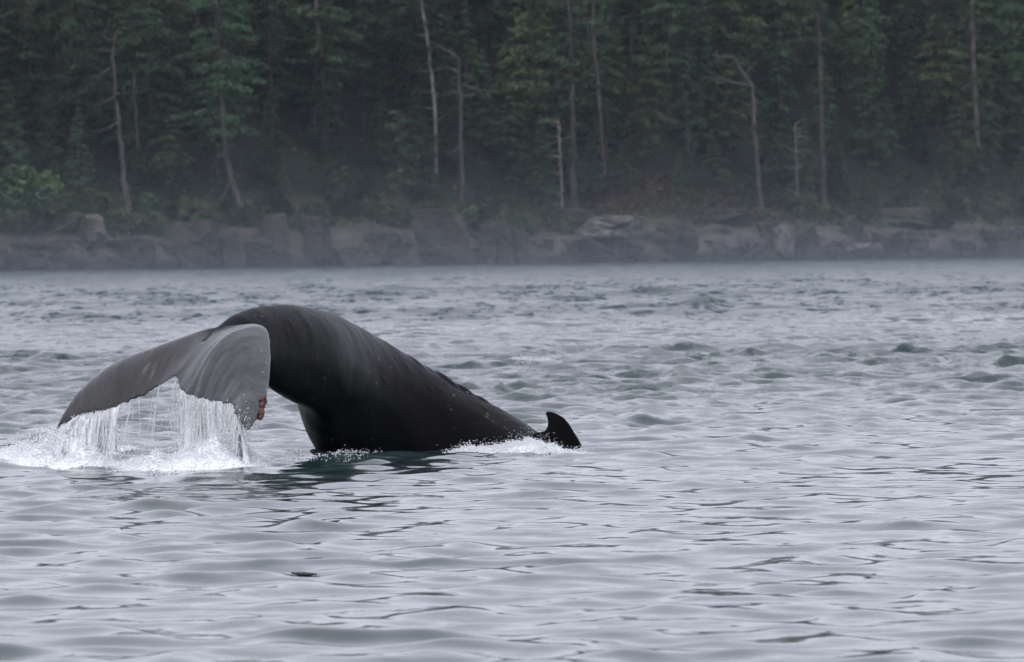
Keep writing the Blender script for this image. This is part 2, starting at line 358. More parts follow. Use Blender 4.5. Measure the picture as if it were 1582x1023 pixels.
def leaves(cen, size, r, tilt=.5, asp=.4, dirs=None):
    """one small pointed quad per centre"""
    cen = np.asarray(cen); n = len(cen)
    az = r.uniform(0, 2 * np.pi, n) if dirs is None else dirs + r.normal(0, .7, n)
    el = r.normal(-.25, tilt, n)
    d = np.stack([np.cos(az) * np.cos(el), np.sin(az) * np.cos(el), np.sin(el)], 1)
    q = r.normal(size=(n, 3)) * .5 + np.stack([-np.sin(az), np.cos(az), az * 0], 1)
    s = np.cross(d, q); s = np.cross(s, d); s /= np.linalg.norm(s, axis=1)[:, None] + 1e-9
    L = (size * r.uniform(.6, 1.4, n))[:, None]
    V = np.stack([cen - d * L * .5, cen + s * L * asp * .5, cen + d * L * .5, cen - s * L * asp * .5], 1).reshape(-1, 3)
    return V, np.arange(4 * n).reshape(n, 4)
def bough(crown, wood, base, az, ln, r, rise=.1, droop=.25, dens=1.0, leaf=.42, width=.34, wr=.05, bare=.25):
    s = np.linspace(0, 1, 6); bend = r.normal(0, .12)
    dx, dy = math.cos(az), math.sin(az)
    ax = base + np.stack([dx * s * ln - dy * bend * s ** 2 * ln, dy * s * ln + dx * bend * s ** 2 * ln, (rise * s - droop * s ** 2) * ln], 1)
    if wood is not None: wood.add(*tube(ax, wr * (1 - .85 * s), 4))
    n = int(ln * 36 * dens)
    if crown is None or n < 1: return ax
    q = r.uniform(bare, 1.02, n) ** .8; p_ = np.stack([np.interp(q, s, ax[:, i]) for i in range(3)], 1)
    wv = width * ln * np.sin(np.clip(q, 0, 1) * np.pi * .8 + .35)
    lat = r.normal(0, .5, n) * wv
    p_[:, 0] += -dy * lat; p_[:, 1] += dx * lat; p_[:, 2] += r.normal(0, .07, n) * (1 + .15 * ln) - np.abs(lat) * .22 - r.exponential(.06, n)
    crown.add(*leaves(p_, leaf * 1.2, r, .4, .30, np.full(n, az)))
    return ax
def conifer(seed, H, rad, bare=.12, shape='cone', dens=1.0, leaf=.42, wr=None, gap=0.0):
    r = np.random.default_rng(seed); crown = Acc(); wood = Acc()
    s = np.linspace(0, 1, 9); wx = np.cumsum(r.normal(0, .006 * H, 9)); wy = np.cumsum(r.normal(0, .006 * H, 9)); wx -= wx[0]; wy -= wy[0]
    wr = wr or H * .013
    wood.add(*tube(np.stack([wx, wy, s * H - .5 * (s == 0)], 1), wr * (1.02 - s) + .02, 7))
    z = bare * H; 
    while z < H * .985:
        f = (z / H - bare) / (1 - bare)
        if shape == 'cone': pr = (1 - f) ** .8 * min(1, .55 + f * 3)
        elif shape == 'col': pr = min(1, .5 + 2 * f) * (1 - f ** 3) * .8 + .06
        else: pr = (math.sin(math.pi * min(1, f * .92 + .08)) ** .6) * (.8 + .3 * r.random())
        for j in range(r.integers(5, 9)):
            if r.random() < gap: continue
            az = r.uniform(0, 2 * np.pi); ln = max(.35, rad * pr * r.uniform(.6, 1.18))
            base = np.array([np.interp(z / H, s, wx), np.interp(z / H, s, wy), z + r.uniform(-.12, .12)])
            bough(crown, wood if ln > 1.2 else None, base, az, ln, r, r.uniform(-.02, .16), r.uniform(.2, .42), dens, leaf, .34, .035 + .008 * ln)
        z += r.uniform(.65, 1.3) * (1 + gap)
    return wood.mesh('trunk', True), crown.mesh('crown')
def broad(seed, H, rad, dens=1.0, leaf=.32):
    r = np.random.default_rng(seed); crown = Acc(); wood = Acc()
    for j in range(r.integers(2, 5)):
        az = r.uniform(0, 6.28); tip = np.array([math.cos(az) * rad * .5, math.sin(az) * rad * .5, H * r.uniform(.6, .85)])
        s = np.linspace(0, 1, 5)[:, None]; wood.add(*tube(s * tip + np.array([0, 0, -.3]) + r.normal(0, .08, (5, 3)) * s, .13 * (1.05 - s[:, 0]), 5))
    for j in range(int(16 + rad * 7)):
        c = r.normal(size=3); c /= np.linalg.norm(c); c = c * np.array([rad, rad, H * .42]) * r.uniform(.45, 1) ** .5 + np.array([0, 0, H * .56])
        if c[2] < .2: c[2] = .3
        cr = rad * r.uniform(.2, .42); n = int(110 * dens * cr ** 1.3 + 25)
        p_ = r.normal(size=(n, 3)); p_ /= np.linalg.norm(p_, axis=1)[:, None]; p_ = p_ * (r.uniform(.3, 1, n) ** .4)[:, None] * cr * np.array([1, 1, .65]) + c
        crown.add(*leaves(p_, leaf, r, .5, .65))
    return wood.mesh('trunk', True), crown.mesh('crown')

def place(protos, names, loc, sc_=1., rz=0., label='', cat='tree', group=None, name='conifer_tree', mats=None, sxy=1.):
    root = empty(name, loc); tag(root, label, cat, group)
    root.scale = (sc_ * sxy, sc_ * sxy, sc_); root.rotation_euler = (R.uniform(-.025, .025), R.uniform(-.025, .025), rz)
    for p_ in protos:
        c = p_.copy(); C.objects.link(c); c.parent = root
    return root
def proto(parts, mats):
    res = []
    for (me, nm_, m_) in zip(parts, ('trunk', 'crown'), mats):
        me.materials.append(m_); o = bpy.data.objects.new(nm_, me); res.append(o)
    return res
kinds = []
for i in range(4): kinds.append(('full dark fir', 'fir_tree', proto(conifer(200 + i, 17, 4.2, .05, 'cone', 1.0), (M_bark, M_fir)), 17))
for i in range(3): kinds.append(('tall layered bare trunked fir', 'fir_tree', proto(conifer(220 + i, 22, 4.4, .20, 'tall', .9, gap=.12), (M_bark, M_fir)), 22))
for i in range(2): kinds.append(('narrow columnar cedar', 'cedar_tree', proto(conifer(240 + i, 14, 2.7, .04, 'col', 1.2), (M_bark, M_fir)), 14))
for i in range(2): kinds.append(('dull green loose pine', 'pine_tree', proto(conifer(260 + i, 16, 4.0, .15, 'tall', .85, gap=.2), (M_bark, M_oliv)), 16))
bkinds = [proto(broad(300 + i, 4.2, 2.3), (M_bark, M_brd)) for i in range(3)] + [proto(broad(310 + i, 3.4, 2.0), (M_bark, M_oliv)) for i in range(2)]

count = 0
rows = [(9, 8, .38), (15, 6.0, .6), (22, 5.4, .8), (30, 5.4, .95), (39, 5.6, 1.0), (49, 6, 1.0), (59, 6.5, 1.0), (70, 6.5, .95)]
for ri, (wd0, step, s0) in enumerate(rows):
    x = -120.
    while x < 122:
        x += step * R.uniform(.7, 1.3) * .95; wd = wd0 + R.uniform(-4, 4)
        if ri == 0 and R.random() < .3: continue
        Y = float(shore_y(np.array([x]))[0]) + wd; u = CX + x / Y * F
        if u < -620 or u > 2050: continue
        lab, nm_, pr, hh = kinds[R.randrange(len(kinds))]
        if ri <= 1 and hh > 20: lab, nm_, pr, hh = kinds[R.randrange(4)]
        s_ = s0 * R.uniform(.75, 1.2)
        where = ('on the bank above the shore rocks' if ri == 0 else 'low on the forested slope' if ri <= 2 else 'midway up the dense forested slope' if ri <= 4 else 'high in the forest behind nearer trees')
        q_ = place(pr, None, (x, Y, ground(x, wd) - .4), s_, R.uniform(0, 6.28), lab + ' ' + where, 'tree', lab + 's ' + where, nm_, sxy=R.uniform(.85, 1.25))
        count += 1
        if ri <= 1: REG.append((q_, u, lab + (' on the bank' if ri == 0 else ' low on slope')))
print('TREES', count)
# shrubs along the bank
for i in range(105):
    u = -230 + i * 19.6 + R.uniform(-12, 12); wd = R.choice([3.4, 4.5, 6, 8, 11, 14]) + R.uniform(-1, 1)
    if 930 < u < 1160 and (wd < 12 or i % 2): continue
    x, Y = at_shore(u, wd); k = R.randrange(5)
    REG.append((None, u, ('bright leafy' if k < 3 else 'dull olive') + (' shrub close to the rocks' if wd < 7.5 else ' shrub set back on the bank')))
    q_ = place(bkinds[k], None, (x, Y, ground(x, wd) - .3), R.uniform(.35, 1.0), R.uniform(0, 6.28), ('bright leafy shrub' if k < 3 else 'dull olive shrub') + ' in the thicket along the top of the shore rocks', 'shrub',
          ('bright leafy' if k < 3 else 'dull olive') + ' shrubs along the shore bank', 'shrub'); REG[-1] = (q_,) + REG[-1][1:]
for (u, wd, s_, k, lab) in [(45, 7, 1.75, 0, 'large rounded light green broadleaf shrub on the bank, leftmost in the thicket'),
                            (300, 5, .9, 1, 'light green sprawling shrub at the foot of the big leaning fir'),
                            (140, 12, 1.1, 2, 'pale green shrub under the wind bent pine'),
                            (1245, 7, .9, 0, 'yellow green shrub right of the bent bare tree'),
                            (730, 6, .9, 2, 'yellowish green shrub above the broad ochre topped rock')]:
    x, Y = at_shore(u, wd); place(bkinds[k], None, (x, Y, ground(x, wd) - .3), s_, R.uniform(0, 6), lab, 'shrub', None, 'shrub')

relabel()
# undergrowth carpet
cen = []
r = np.random.default_rng(77)
gx = r.uniform(-110, 130, 36000); gw = 2.4 + r.exponential(8, 36000); keep = gw < 60; gx = gx[keep]; gw = gw[keep]
keep = fbm(gx / 5, gw / 4, 66, 3) > .47; gx = gx[keep]; gw = gw[keep]
gz = hill(gx, gw) + r.exponential(.22, len(gx)) + .05
cen = np.stack([gx, shore_y(gx) + gw, gz], 1)
gx2 = r.normal(22, 9, 16000); gw2 = r.uniform(3, 17, 16000); M_dry = leaf_mat('dry_bracken', (.08, .05, .036), (.15, .096, .066), (.22, .15, .10))
o = obj('dry_bracken', mesh('dry_bracken', *leaves(np.stack([gx2, shore_y(gx2) + gw2, hill(gx2, gw2) + r.exponential(.35, 16000)], 1), .45, r, .6, .5)), M_dry); tag(o, 'reddish brown dry bracken on the open slope left of the bent bare tree', 'undergrowth', kind='stuff')
o = obj('undergrowth', mesh('undergrowth', *leaves(cen, .5, r, .6, .6)), M_oliv); tag(o, 'low olive salal and grass covering the bank above the rocks', 'undergrowth', kind='stuff')

# hand placed trees of the front of the forest: trunk polyline in image columns/rows, branches, boughs
def hero(name, trunk, wd, r0, r1, label, bark, leafm=None, branches=(), boughs=(), cat='tree', seed=0, dens=1.0):
    x0, Y = at_shore(trunk[0][0], wd); r = np.random.default_rng(900 + seed)
    base = P(trunk[0][0], trunk[0][1], Y); gz_ = ground(x0, wd)
    pts = [np.array(P(u, v, Y)) for u, v in trunk]; o0 = pts[0].copy()
    if pts[0][2] > gz_ - .3:
        f = pts[0].copy(); f[2] = gz_ - .5; pts = [f] + pts; o0 = f.copy()
    pts = np.array(pts); root = empty(name, tuple(o0)); tag(root, label, cat)
    # resample with small wobble
    n = 22; q = np.linspace(0, 1, n); cl = np.concatenate([[0], np.cumsum(np.linalg.norm(np.diff(pts, axis=0), axis=1))]); cl /= cl[-1]
    tp = np.stack([np.interp(q, cl, pts[:, i]) for i in range(3)], 1); tp[1:-1] += r.normal(0, .05, (n - 2, 3)); tp[:, 1] += np.cumsum(r.normal(0, .05, n))
    wood = Acc(); wood.add(*tube(tp - o0, (r0 + (r1 - r0) * q) * .82 * (1 + .25 * np.exp(-q * 25)) * (1 + r.normal(0, .04, n)), 8)); 
    obj('trunk', wood.mesh('trunk', True), bark, root)
    sw = Acc()
    for _ in range(int(np.linalg.norm(tp[-1] - tp[0]) * 2.0)):
        k = r.integers(3, n); az = r.uniform(0, 6.28); ln_ = r.uniform(.3, 2.3); dv = np.array([math.cos(az), math.sin(az), r.normal(.1, .3)]) * ln_; st = tp[k] - o0 + (tp[k - 1] - tp[k]) * r.random()
        sw.add(*tube(np.array([st, st + dv * .55 + r.normal(0, .05, 3), st + dv + np.array([0, 0, -.1 * ln_])]), [.05, .035, .012], 4))
    obj('dead_stubs', sw.mesh('dead_stubs', True), bark, root)
    for br in branches:
        bw = Acc(); bp = np.array([np.array(P(u, v, Y)) for u, v in br['p']]); m_ = len(bp) * 3
        cl2 = np.linspace(0, 1, len(bp)); qq = np.linspace(0, 1, m_)
        bb = np.stack([np.interp(qq, cl2, bp[:, i]) for i in range(3)], 1); bb[1:] += r.normal(0, .05, (m_ - 1, 3)); bb[:, 1] -= qq * br.get('d', .8)
        rr = br.get('r', .11) * 1.35; bw.add(*tube(bb - o0, rr * (1 - .75 * qq), 5))
        for _ in range(br.get('tw', 4)):
            k = r.integers(m_ // 3, m_); st = bb[k] - o0; dv = np.array([r.normal(0, .5), r.normal(0, .3), r.normal(.1, .45)]) * r.uniform(.5, 1.3)
            bw.add(*tube(np.array([st, st + dv * .5 + r.normal(0, .05, 3), st + dv]), [rr * .4, rr * .3, .015], 4))
        obj('branch', bw.mesh('branch', True), bark, root)
        if br.get('leaf') and leafm:
            boughs = list(boughs) + [('f', bb - o0, br['leaf'])]
    crown = Acc()
    bwood = Acc(); anyw = False
    for bo in boughs:
        if bo[0] == 'f':
            _, bb, lf = bo; n_ = int(260 * lf); q_ = r.uniform(.35, 1.05, n_); s_ = np.linspace(0, 1, len(bb))
            p_ = np.stack([np.interp(q_, s_, bb[:, i]) for i in range(3)], 1) + r.normal(0, 1, (n_, 3)) * np.array([.5, .6, .14]); crown.add(*leaves(p_, .34, r, .4, .45)); continue
        u, v, ln, az = bo[:4]; st = np.array(P(u, v, Y)) - o0
        bough(crown, bwood, st, az, ln, r, .12, .25, dens * 1.15, .42, .34, .06, .2); anyw = True
    if anyw: obj('limbs', bwood.mesh('limbs', True), bark, root)
    if crown.n: obj('crown', crown.mesh('crown'), leafm, root)
    return root
def ring(u, v0, v1, n, lmin, lmax, seed, lean=0):
    rr = random.Random(seed); return [(u + lean * (v1 - v0) * i / n, v0 + (v1 - v0) * i / max(1, n - 1), rr.uniform(lmin, lmax), rr.uniform(0, 6.28)) for i in range(n)]
PI = math.pi
hero('pine_tree', [(198, 330), (191, 270), (182, 180), (173, 80), (180, 45)], 9, .50, .15, 'wind bent pine at left with flat crown and bare grey trunk', M_grey, M_oliv,
     [dict(p=[(175, 62), (150, 55), (118, 62)], leaf=1.3), dict(p=[(172, 80), (145, 78), (120, 80)], leaf=.9), dict(p=[(170, 105), (155, 118), (140, 135), (105, 155)], leaf=1.6, r=.13),
      dict(p=[(181, 190), (165, 200), (140, 204)], tw=3), dict(p=[(184, 215), (215, 210)], tw=2, r=.06), dict(p=[(178, 145), (205, 145)], leaf=1.0), dict(p=[(178, 150), (155, 160), (150, 170)], leaf=.9)], seed=1)
hero('fir_tree', [(378, 345), (362, 290), (350, 250), (346, 190), (338, 90), (334, -60)], 7, .55, .25, 'big leaning fir with layered boughs and a hooked dead branch low on its trunk', M_grey, M_fir,
     [dict(p=[(352, 238), (338, 242), (325, 262)], r=.15, tw=1, d=.3), dict(p=[(355, 285), (345, 300), (340, 315)], r=.16, tw=0, d=.2), dict(p=[(349, 200), (362, 185), (368, 170)], r=.11), dict(p=[(352, 240), (362, 238)], r=.1, tw=1)],
     ring(338, -20, 205, 60, 2.5, 5.8, 5), seed=2)
hero('dead_tree', [(672, 160), (668, 130), (660, 60), (652, 10), (645, -30)], 24, .30, .17, 'pale bare snag leaning left near the top centre of the forest', M_pale, None,
     [dict(p=[(668, 112), (655, 113)], r=.08, tw=1), dict(p=[(660, 60), (668, 50)], r=.06, tw=0)], seed=3, cat='dead tree')
hero('dead_tree', [(714, 290), (712, 220), (711, 150), (708, 88)], 14, .38, .20, 'half dead snag with crooked whitened branches spreading both sides, centre of the forest', M_grey, M_oliv,
     [dict(p=[(709, 95), (700, 84), (688, 78), (675, 71)], r=.2), dict(p=[(710, 112), (695, 106), (680, 108), (660, 113)], r=.17), dict(p=[(711, 146), (695, 143), (685, 148)], r=.16, tw=2),
      dict(p=[(711, 150), (730, 150), (742, 142), (770, 142)], r=.17, leaf=1.0), dict(p=[(711, 132), (735, 137), (745, 140)], r=.12), dict(p=[(713, 222), (700, 235), (690, 236)], r=.13, tw=2)], seed=4, cat='dead tree')
hero('fir_tree', [(888, 320), (886, 250), (883, 130), (880, 40), (876, -60)], 13, .50, .24, 'tall fir with long horizontal boughs right of centre', M_grey, M_fir,
     [dict(p=[(884, 138), (860, 137), (820, 144)], r=.11, leaf=.7), dict(p=[(882, 70), (860, 66), (836, 66)], r=.1, leaf=.8)], ring(881, -20, 175, 34, 2.2, 4.6, 8) + ring(886, 190, 300, 12, 1.0, 2.6, 24), seed=5)
hero('fir_tree', [(932, 250), (925, 150), (917, 60), (914, -40)], 22, .32, .22, 'slim bare trunked fir just right of the tall fir with long boughs', M_grey, M_fir, [], ring(916, -25, 40, 12, 1.4, 3.0, 9) + ring(924, 90, 240, 12, .8, 2.0, 23), seed=6)
hero('dead_tree', [(868, 290), (866, 250), (863, 185)], 10, .17, .10, 'thin pale dead stem standing just left of the tall fir with long boughs', M_pale, M_oliv, [dict(p=[(863, 190), (850, 186), (838, 188)], r=.06, leaf=.8)], seed=7, cat='dead tree')
hero('dead_tree', [(1177, 330), (1172, 280), (1166, 200), (1163, 136)], 7, .40, .28, 'bare bent tree with a forked leaning top and whitened branches reaching left', M_grey, None,
     [dict(p=[(1163, 136), (1153, 122), (1144, 108), (1136, 92), (1124, 88), (1106, 88)], r=.24, tw=9, d=.5), dict(p=[(1158, 132), (1140, 130), (1118, 124), (1090, 120)], r=.17, tw=7), dict(p=[(1152, 122), (1158, 105), (1170, 98)], r=.12, tw=3)], seed=8, cat='dead tree')
hero('fir_tree', [(1272, 260), (1269, 200), (1267, 90), (1263, 30), (1262, -50)], 17, .42, .27, 'straight fir with two flat tiers of boughs right of the bent bare tree', M_grey, M_oliv,
     [dict(p=[(1267, 68), (1285, 58), (1292, 45)], r=.1, leaf=.6), dict(p=[(1267, 70), (1240, 60), (1222, 66)], r=.1, leaf=1.1), dict(p=[(1267, 62), (1290, 72), (1318, 82)], r=.1, tw=4, leaf=.4)],
     ring(1267, 55, 72, 7, 2, 3.4, 3) + ring(1268, 112, 132, 9, 1.6, 3.4, 4) + ring(1262, -20, 25, 8, 2, 4, 6) + ring(1270, 150, 240, 9, .9, 2.2, 22), seed=9)
hero('fir_tree', [(1513, 250), (1508, 200), (1503, 90), (1500, -50)], 17, .48, .36, 'tall straight grey trunk of a fir, rightmost of the bare trunks', M_grey, M_fir,
     [dict(p=[(1504, 85), (1515, 90)], r=.1, tw=1)], ring(1500, -25, 30, 9, 2, 4, 11) + ring(1506, 120, 215, 8, .8, 2.0, 21), seed=10)
hero('young_fir_tree', [(619, 330), (618, 280), (617, 170)], 11, .22, .08, 'young grey trunked fir with sparse drooping boughs, left of the crooked snag', M_grey, M_fir, [], ring(617, 172, 290, 26, .9, 2.4, 12), seed=11, dens=.8)
hero('dead_tree', [(1064, 290), (1063, 210), (1061, 140)], 15, .18, .11, 'thin bare stem left of the bent bare tree', M_grey, M_fir, [dict(p=[(1062, 168), (1072, 160)], r=.05, tw=1)], ring(1061, 120, 160, 8, 1.2, 2.4, 13), seed=12, cat='dead tree')
hero('dead_tree', [(1232, 310), (1231, 260), (1229, 190)], 9, .11, .07, 'very thin pale dead stem between the bent bare tree and the straight fir', M_pale, None, [dict(p=[(1230, 215), (1236, 205)], r=.04, tw=1)], seed=13, cat='dead tree')
hero('fir_tree', [(500, 190), (496, 100), (489, 20), (486, -40)], 28, .34, .25, 'grey trunk with tufted olive tips near the top left of centre', M_grey, M_oliv,
     [dict(p=[(490, 30), (465, 35), (432, 28)], r=.14, leaf=1.6), dict(p=[(493, 60), (475, 62), (455, 48)], r=.12, leaf=1.1), dict(p=[(497, 95), (510, 85)], r=.1, leaf=.9)], ring(489, -10, 60, 8, 1.4, 3, 15), seed=14)
hero('dead_tree', [(212, 220), (209, 170), (207, 110)], 22, .16, .12, 'thin grey dead stem standing right of the wind bent pine', M_grey, None, [dict(p=[(208, 130), (216, 122)], r=.05, tw=1)], seed=15, cat='dead tree')
hero('driftwood_log', [(48, 372), (95, 352), (130, 328)], 2.5, .2, .1, 'long pale log leaning against the rocks at far left', M_grey, None, [], seed=16, cat='log')

# ================================================================ WHALE
def crom(pts, n):
    pts = np.array(pts, float); m_ = len(pts); q = np.linspace(0, m_ - 1, n); out = []
    P_ = np.vstack([2 * pts[0] - pts[1], pts, 2 * pts[-1] - pts[-2]])
    for t_ in q:
        i = min(int(t_), m_ - 2); f = t_ - i; a, b_, c, d = P_[i:i + 4]
        out.append(.5 * ((2 * b_) + (-a + c) * f + (2 * a - 5 * b_ + 4 * c - d) * f * f + (-a + 3 * b_ - 3 * c + d) * f ** 3))
    return np.array(out)
def PW(l): return np.array([np.array(P(*q)) for q in l])
NS = 360
# body stations: top (u,v), bottom (u,v), depth Y, half width
ST = [((322, 526), (334, 546), 77.1, .10), ((340, 502), (368, 545), 77.4, .16), ((366, 484), (394, 566), 77.8, .22), ((400, 473), (422, 600), 78.4, .29),
      ((440, 470), (455, 621), 79.1, .38), ((480, 475), (487, 641), 79.9, .48), ((520, 487), (496, 690), 80.7, .60), ((560, 507), (524, 745), 81.4, .72),
      ((600, 530), (560, 785), 81.9, .82), ((650, 561), (620, 815), 82.3, .92), ((700, 591), (690, 835), 82.5, .99), ((750, 619), (750, 850), 82.5, 1.04),
      ((800, 647), (810, 865), 82.4, 1.08), ((850, 680), (870, 885), 82.2, 1.1), ((905, 716), (930, 905), 82., 1.1), ((970, 760), (1000, 915), 81.8, .95), ((1030, 810), (1060, 900), 81.7, .6)]
tops = crom(PW([(a[0], a[1], y) for a, b_, y, h in ST]), NS); bots = crom(PW([(b_[0], b_[1], y) for a, b_, y, h in ST]), NS)
hws = np.interp(np.linspace(0, 16, NS), range(17), [s[3] for s in ST])
KS = 96; V = []; SEC = []
for i in range(NS):
    c = (tops[i] + bots[i]) / 2; up = (tops[i] - bots[i]) / 2
    j0, j1 = max(0, i - 10), min(NS - 1, i + 10); tg = (tops[j1] + bots[j1]) - (tops[j0] + bots[j0]); tg /= np.linalg.norm(tg)
    lat = np.cross(tg, up); lat[2] *= .3; lat[0] *= .25; lat /= np.linalg.norm(lat); SEC.append((c, up, lat))
w_s = np.hanning(91); w_s /= w_s.sum()
LATS = np.array([s_[2] for s_ in SEC]); LATS = np.stack([np.convolve(np.pad(LATS[:, k], 45, 'edge'), w_s, 'valid') for k in range(3)], 1)
hws = np.convolve(np.pad(hws, 45, 'edge'), w_s, 'valid')
for i, (c, up, _) in enumerate(SEC):
    lat = LATS[i]
    for j in range(KS):
        q = 2 * math.pi * j / KS; cc, ss = math.cos(q), math.sin(q)
        # ridge: narrower towards the back's crest
        pw_ = 1.0 + .35 * max(0, cc) 
        l_ = math.copysign(abs(ss) ** pw_, ss)
        V.append(c + up * cc + lat * hws[i] * l_)
Fc = [(i * KS + j, i * KS + (j + 1) % KS, (i + 1) * KS + (j + 1) % KS, (i + 1) * KS + j) for i in range(NS - 1) for j in range(KS)]
def closed(V, quads, caps):
    me = bpy.data.meshes.new('tmp'); me.from_pydata([tuple(v) for v in V], [], [tuple(f) for f in quads] + caps); me.update(); return me
body_parts = [closed(V, Fc, [tuple(range(KS)), tuple(reversed(range((NS - 1) * KS, NS * KS)))])]
LL = [(350, 506, 77.5), (300, 518, 77.45), (245, 535, 77.4), (190, 555, 77.5), (150, 580, 77.6), (115, 615, 77.6), (84, 664, 77.5)]
LT = [(273, 578, 76.6), (245, 597, 76.8), (205, 618, 77.0), (170, 632, 77.15), (140, 639, 77.3), (115, 646, 77.4), (87, 668, 77.5)]
RL = [(352, 508, 77.4), (392, 503, 77.1), (414, 511, 76.75), (419, 550, 76.2), (416, 600, 75.6), (403, 638, 75.15), (386, 666, 74.9)]
RT = [(270, 579, 76.65), (279, 601, 76.4), (302, 613, 76.05), (335, 620, 75.7), (357, 625, 75.45), (366, 643, 75.15), (378, 667, 74.95)]
def lobe(Lp, Tp, seed, camber, flip):
    ns, nt_ = 90, 26; L = crom(PW(Lp), ns); T = crom(PW(Tp), ns); r = np.random.default_rng(seed); rings = []
    ser = np.convolve(r.uniform(-1, 1, ns + 2), [.25, .5, .25], 'valid')
    for i in range(ns):
        s = i / (ns - 1); ch = T[i] - L[i]; ln = np.linalg.norm(ch) + 1e-6
        T2 = T[i] + ch / ln * (ser[i] * .035 + .02 * abs(math.sin(i * .9))) * min(1, s * 5) ; ch = T2 - L[i]
        sp = (L[min(ns - 1, i + 2)] + T[min(ns - 1, i + 2)]) - (L[max(0, i - 2)] + T[max(0, i - 2)])
        nrm = np.cross(sp, ch) * flip; nrm /= np.linalg.norm(nrm) + 1e-9
        th_ = (.14 * (1 - s) ** .7 + .035); ring_ = []
        tt = np.linspace(0, 1, nt_)
        foil = lambda t_: max(.16, (math.sin(math.pi * t_ ** .55)) ** .8 if 0 < t_ < 1 else 0)
        for k, t_ in enumerate(tt): ring_.append(L[i] + ch * t_ + nrm * (camber * ln * min(1, s / .3) ** 1.5 * math.sin(math.pi * t_) + th_ * .5 * foil(t_)))
        for k, t_ in enumerate(tt[::-1]): ring_.append(L[i] + ch * t_ + nrm * (camber * ln * min(1, s / .3) ** 1.5 * math.sin(math.pi * t_) - th_ * .5 * foil(t_)))
        rings.append(ring_)
    m_ = 2 * nt_; V = [p_ for r_ in rings for p_ in r_]
    Q = [(i * m_ + j, i * m_ + (j + 1) % m_, (i + 1) * m_ + (j + 1) % m_, (i + 1) * m_ + j) for i in range(ns - 1) for j in range(m_)]
    return closed(V, Q, [tuple(reversed(range(m_))), tuple(range((ns - 1) * m_, ns * m_))]), np.array([[r_[k] for k in range(nt_)] for r_ in rings]).reshape(-1, 3), T
lm, lpts, LTr = lobe(LL, LT, 1, .10, 1)
rm_, rpts, RTr = lobe(RL, RT, 2, .17, -1)
body_parts += [lm, rm_]
# dorsal fin: image profile extruded to a foil
fin = [(914, 716), (905, 699), (893, 677), (881, 657), (872, 645), (860, 638), (850, 634.5), (841, 635), (843, 641), (846, 648), (847, 655), (845, 662), (841, 667), (834, 668), (826, 668), (820, 674), (822, 690), (830, 720), (880, 735)]
fc = np.array(fin, float); cen_ = fc.mean(0); V = []; n = len(fin)
for k, (off, shr) in enumerate([(-.10, .88), (-.06, .98), (0, 1.03), (.06, .98), (.10, .88)]):
    for (u, v) in fin:
        taper = min(1, max(.15, (v - 630) / 60)); uu = cen_[0] + (u - cen_[0]) * (1 - (1 - shr) * .5); vv = cen_[1] + (v - cen_[1]) * (1 - (1 - shr) * .25)
        V.append(np.array(P(uu, vv, 81.75 + off * 1.1 * taper)))
Q = [(k * n + j, k * n + (j + 1) % n, (k + 1) * n + (j + 1) % n, (k + 1) * n + j) for k in range(4) for j in range(n)]
body_parts.append(closed(V, Q, [tuple(range(n)), tuple(reversed(range(4 * n, 5 * n)))]))
# knuckles along the back
import bmesh
for (u, v, y, s_) in [(618, 545, 82.05, .09), (640, 556, 82.2, .1), (664, 570, 82.35, .06), (691, 585, 82.45, .13), (720, 601, 82.5, .09), (748, 617, 82.5, .07)]:
    bm = bmesh.new(); bmesh.ops.create_icosphere(bm, subdivisions=3, radius=1); pc = P(u, v, y)
    for vv in bm.verts: vv.co = Vector((vv.co.x * s_ * 1.7, vv.co.y * s_ * 1.2, vv.co.z * s_ * .75 - vv.co.x * s_ * 1.15)) + pc + Vector((0, 0, -s_ * .52))
    me = bpy.data.meshes.new('tmp'); bm.to_mesh(me); bm.free(); body_parts.append(me)
bm = bmesh.new()
for me in body_parts:
    b2 = bmesh.new(); b2.from_mesh(me); bmesh.ops.recalc_face_normals(b2, faces=b2.faces); b2.to_mesh(me); b2.free(); bm.from_mesh(me)
jm = bpy.data.meshes.new('joined'); bm.to_mesh(jm); bm.free()
tmp = bpy.data.objects.new('tmp', jm); C.objects.link(tmp)
rmod = tmp.modifiers.new('r', 'REMESH'); rmod.mode = 'VOXEL'; rmod.voxel_size = .02; rmod.use_smooth_shade = True
sm = tmp.modifiers.new('s', 'SMOOTH'); sm.factor = .5; sm.iterations = 12
dg = bpy.context.evaluated_depsgraph_get(); wm_ = bpy.data.meshes.new_from_object(tmp.evaluated_get(dg)); wm_.name = 'body'
bpy.data.objects.remove(tmp)
co = np.empty(len(wm_.vertices) * 3, np.float32); wm_.vertices.foreach_get('co', co); co = co.reshape(-1, 3)
nr = np.empty(len(wm_.vertices) * 3, np.float32); wm_.vertices.foreach_get('normal', nr); nr = nr.reshape(-1, 3)
# subtle real relief: lumps and scars on the skin
from mathutils import noise as mn
lump = np.array([mn.noise((c_[0] * 1.3, c_[1] * 1.3, c_[2] * 1.3)) * .010 + mn.noise((c_[0] * 4, c_[1] * 4, c_[2] * 4)) * .006 + max(0, mn.noise((c_[0] * 9, c_[1] * 9, c_[2] * 9)) - .3) * .009 for c_ in co.tolist()])
co = co + nr * lump[:, None]
wm_.vertices.foreach_set('co', co.ravel())
